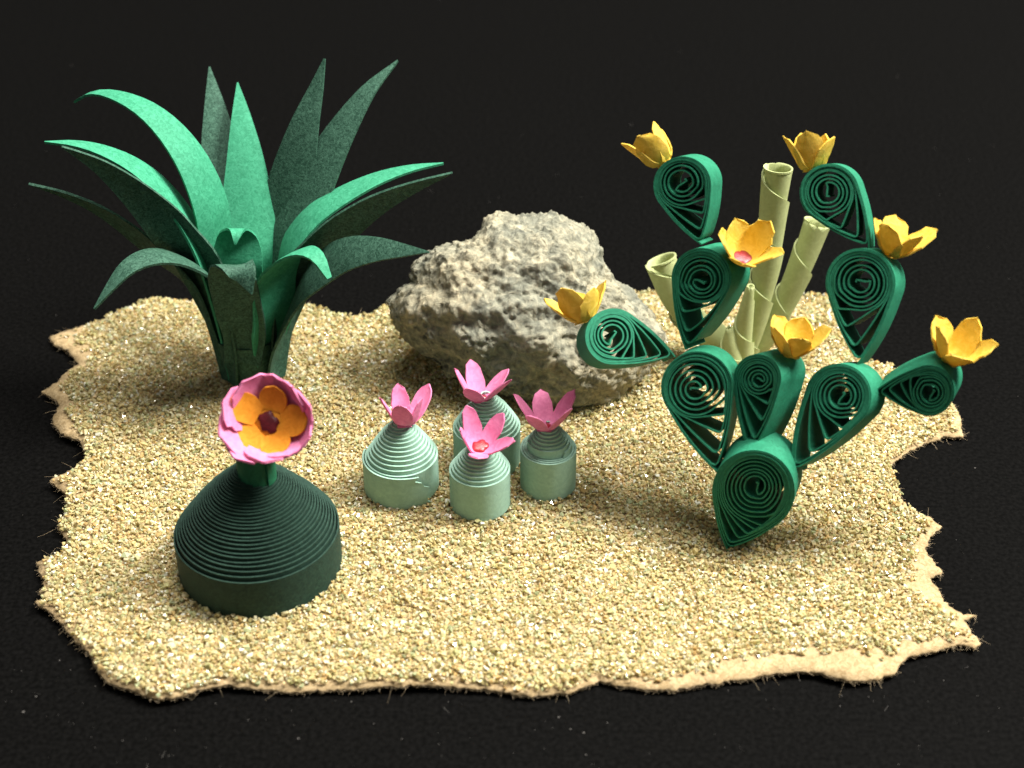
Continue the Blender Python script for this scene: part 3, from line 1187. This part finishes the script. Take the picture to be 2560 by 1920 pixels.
# inner leaf whose tip is curled over
leaf(90, [(1045, 1060, -0.6), (1045, 950, -0.2), (1045, 885, 0.0), (1044, 856, -0.7), (1042, 862, -1.5), (1038, 890, -2.1),
          (1034, 925, -2.3)], 4.1, wdir=(-1, 0, 0), cup=0.05,
     wprof=([0, 0.55, 0.72, 0.80, 0.88, 1.0], [0.8, 1.0, 1.0, 0.80, 0.42, 0.04]), label='short inner leaf with its tip curled over')
leaf(222, [(930, 1180), (880, 1050), (760, 985), (640, 980), (530, 1030), (450, 1120), (370, 1230)], 4.6, root_r=2.2, dark=True)     # D
leaf(-44, [(1205, 1250), (1215, 1080), (1270, 990), (1350, 955), (1420, 985), (1475, 1085)], 4.4,
     wprof=([0, 0.3, 0.6, 0.72, 0.85, 1.0], [0.28, 0.95, 1.0, 0.7, 0.42, 0.10]), label='short front leaf bent sharply down at its tip')  # L
leaf(-94, [(1075, 1330, -3.2), (1040, 1180, -4.4), (1018, 1070, -5.2), (1030, 1028, -5.9), (1070, 1050, -6.7), (1113, 1160, -7.3)],
     3.9, wdir=(1, 0.0, 0), wprof=([0, 0.35, 0.66, 0.78, 0.9, 1.0], [0.78, 1.0, 1.0, 0.85, 0.45, 0.03]),
     root_r=2.75, zroot=3.2, dark=True, label='front leaf with its pointed tip folded down')  # M
# wrapped foot of the rosette
n, m_ = 49, 8
G = np.zeros((n, m_, 3))
for i in range(n):
    an = 2 * math.pi * i / (n - 1) * 1.0
    for j in range(m_):
        vz = j / (m_ - 1)
        rr_ = 2.1 + 0.75 * vz + 0.03 * i / n
        G[i, j] = AB + [rr_ * math.cos(an), rr_ * math.sin(an), 4.6 * vz]
v, fc, ff_ = sheet(G, 0.18)
mesh_obj('wrapped_foot', v, fc, M_LEAFD, agave, flat_from=ff_)


# ------------------------------------------------------------------ pale corkscrew plant behind the prickly pear
def ZA(x, y):
    return 1580 + x / 2.962, 400 + y / 2.962


CB = hit_z(*ZA(800, 1500), SAND)
cork = thing('corkscrew_plant', CB, 'pale lime plant of rolled corkscrew paper stems behind the prickly pear', 'paper plant')


def cork_stem(pts, r, pitch, sw, phase, taper=0.0, flare=0.24, yoffs=None, end_cut=0.0, label=None):
    P = []
    for i, p in enumerate(pts):
        x, y = ZA(*p)
        P.append(hit_y(x, y, CB[1] + (yoffs[i] if yoffs else 0)))
    S = smooth_path(P, 160)
    seg = np.r_[0, np.cumsum(np.linalg.norm(np.diff(S, axis=0), axis=1))]
    Ltot = seg[-1]
    T = np.gradient(S, axis=0)

    def frame(s):
        s = min(max(s, 0), Ltot)
        p = np.array([np.interp(s, seg, S[:, k]) for k in range(3)])
        t = unit([np.interp(s, seg, T[:, k]) for k in range(3)])
        a = unit(np.cross(t, [0, 1, 0.0]))
        return p, t, a, np.cross(a, t)
    i0, i1 = int(-sw / pitch * 26), int(Ltot / pitch * 26)
    m_ = 10
    G = np.zeros((i1 - i0, m_, 3))
    for i in range(i0, i1):
        ph = i / 26 * 2 * math.pi
        for j in range(m_):
            vz = j / (m_ - 1)
            s = i / 26 * pitch + vz * sw
            p, t, a, b2 = frame(min(max(s, 0.001 * i), Ltot + 0.002 * (i - i1)))
            rr_ = r * (0.92 + flare * vz) * (1 - taper * min(1, max(0, s / Ltot)) ** 1.5)
            G[i - i0, j] = p + (a * math.cos(ph + phase) + b2 * math.sin(ph + phase)) * rr_
    v, fc, ff_ = sheet(G, 0.16)
    o = mesh_obj('corkscrew_stem', v, fc, M_LIME, cork, flat_from=ff_)
    if label:
        o['label'] = label


cork_stem([(800, 1500), (880, 1250), (955, 960), (1005, 720), (1040, 400), (1082, 60)], 1.05, 4.6, 4.7, 1.0,
          yoffs=[0, 0, 0.3, 0.6, 1, 1.4], label='tallest upright corkscrew stem')
cork_stem([(830, 1490), (960, 1330), (1090, 1130), (1240, 810), (1370, 460)], 0.98, 4.4, 4.5, 2.4,
          yoffs=[0.6, 0.8, 1.2, 1.8, 2.6], label='corkscrew stem leaning right')
cork_stem([(770, 1490), (620, 1330), (440, 1180), (320, 1010), (215, 740)], 1.2, 5.2, 5.0, 4.2,
          yoffs=[0, 0.5, 1, 1.6, 2.4], label='corkscrew stem curling open at the left')
cork_stem([(810, 1500), (815, 1330), (838, 1150), (880, 930)], 0.95, 4.2, 4.3, 0.2,
          yoffs=[-1.2, -1.2, -1.2, -1.2], taper=0.75, label='short middle corkscrew stem')
cork_stem([(760, 1510), (735, 1400), (720, 1240)], 1.15, 4.2, 4.3, 3.0,
          yoffs=[-1.5, -1.5, -1.5], taper=0.85, label='short twisted stem at the foot')


# ------------------------------------------------------------------ pebble
def Z5(x, y):
    return 920 + x / 2.836, 500 + y / 2.836


ROCK = [(140, 720), (200, 650), (310, 590), (300, 520), (340, 430), (440, 360), (520, 340), (600, 310), (740, 280),
        (800, 200), (850, 100), (930, 80), (1080, 95), (1240, 85), (1330, 100), (1440, 150), (1520, 190), (1600, 270),
        (1655, 360), (1640, 420), (1700, 500), (1760, 570), (1880, 640), (1950, 720), (2050, 850), (2110, 960),
        (2080, 1100), (1980, 1200), (1850, 1330), (1750, 1440), (1620, 1490), (1450, 1505), (1300, 1480), (1100, 1440),
        (900, 1350), (650, 1270), (560, 1250), (510, 1170), (400, 1110), (270, 1000), (200, 900)]
rcx, rcy = 1130, 830
con = hit_z(*Z5(1350, 1480), SAND)
rdep = depth_of(con) + 1.0
RC = at_depth(*Z5(rcx, rcy), rdep)
rs_ = F_PX / rdep
rp = np.array([[(x - rcx) / 2.836 / rs_, -(y - rcy) / 2.836 / rs_] for x, y in ROCK])
ra = np.arctan2(rp[:, 1], rp[:, 0])
rr = np.hypot(rp[:, 0], rp[:, 1])
o_ = np.argsort(ra)
ra, rr = ra[o_], rr[o_]
ra = np.r_[ra - 2 * np.pi, ra, ra + 2 * np.pi]
rr = np.r_[rr, rr, rr]
bm = bmesh.new()
bmesh.ops.create_icosphere(bm, subdivisions=7, radius=1.0)
V = np.array([v.co[:] for v in bm.verts])
Fr = [tuple(v.index for v in f.verts) for f in bm.faces]
bm.free()
al = np.arctan2(V[:, 1], V[:, 0])
sn = np.hypot(V[:, 0], V[:, 1])
rad = np.interp(al, ra, rr)
mean_r = rr.mean()
blend = np.clip(sn, 0, 1) ** 1.5
rad = mean_r * (1 - blend) + rad * blend
sq = np.sign(sn) * np.abs(sn) ** 0.85
lx, ly = np.cos(al) * rad * sq, np.sin(al) * rad * sq
dz = V[:, 2]
dep = np.where(dz > 0, 7.6, 9.5)         # +z of the ball looks at the viewer
lz = np.where(dz > 0, 5.2 * (1 - np.clip(sn, 0, 1) ** 3.4), -np.abs(dz) ** 0.9 * dep)
PW = RC + RT * lx[:, None] + UP * ly[:, None] - FW * lz[:, None]
ND = RT * V[:, 0:1] + UP * V[:, 1:2] - FW * V[:, 2:3]
nz_ = lambda f, sd: vnoise(PW * f + 50.0, sd)
inner_ = 1 - 0.75 * blend
disp = (0.9 * nz_(0.2, 1) + 0.3 * (1 - 2 * np.abs(nz_(0.42, 2)))) * inner_ + 0.22 * nz_(0.9, 3) + 0.20 * nz_(2.1, 4) \
    + 0.16 * nz_(4.6, 5) + 0.10 * nz_(9.0, 7) + 0.7 * np.minimum(0, nz_(0.75, 6) + 0.35) * inner_
PW = PW + ND * disp[:, None]
# ledge and hollow across the lower front, as in the stone
for px, py, rad_, amt in ((930, 1170, 2.0, -1.6), (1150, 1300, 2.2, -1.2), (700, 880, 0.8, -0.9), (880, 900, 0.9, -0.8),
                          (520, 900, 1.1, -1.3), (540, 1100, 1.2, -1.2), (1250, 1000, 1.6, 0.6), (1700, 1250, 2.2, 0.7)):
    c = at_depth(*Z5(px, py), rdep - 5)
    rel = PW - c
    lat = np.hypot(rel @ RT, rel @ UP)
    g = np.exp(-(lat / rad_) ** 2) * (V[:, 2] > 0)
    PW = PW - FW * (amt * g)[:, None]
PW[:, 2] = np.maximum(PW[:, 2], SAND - 0.25 + 0.05 * np.sin(PW[:, 0] * 3))
rock = mesh_obj('pebble', PW, Fr, M_ROCK, base=(RC[0], RC[1], SAND))
setp(rock, 'rough grey and tan pebble with pitted surface, behind the small mint cacti', 'stone')
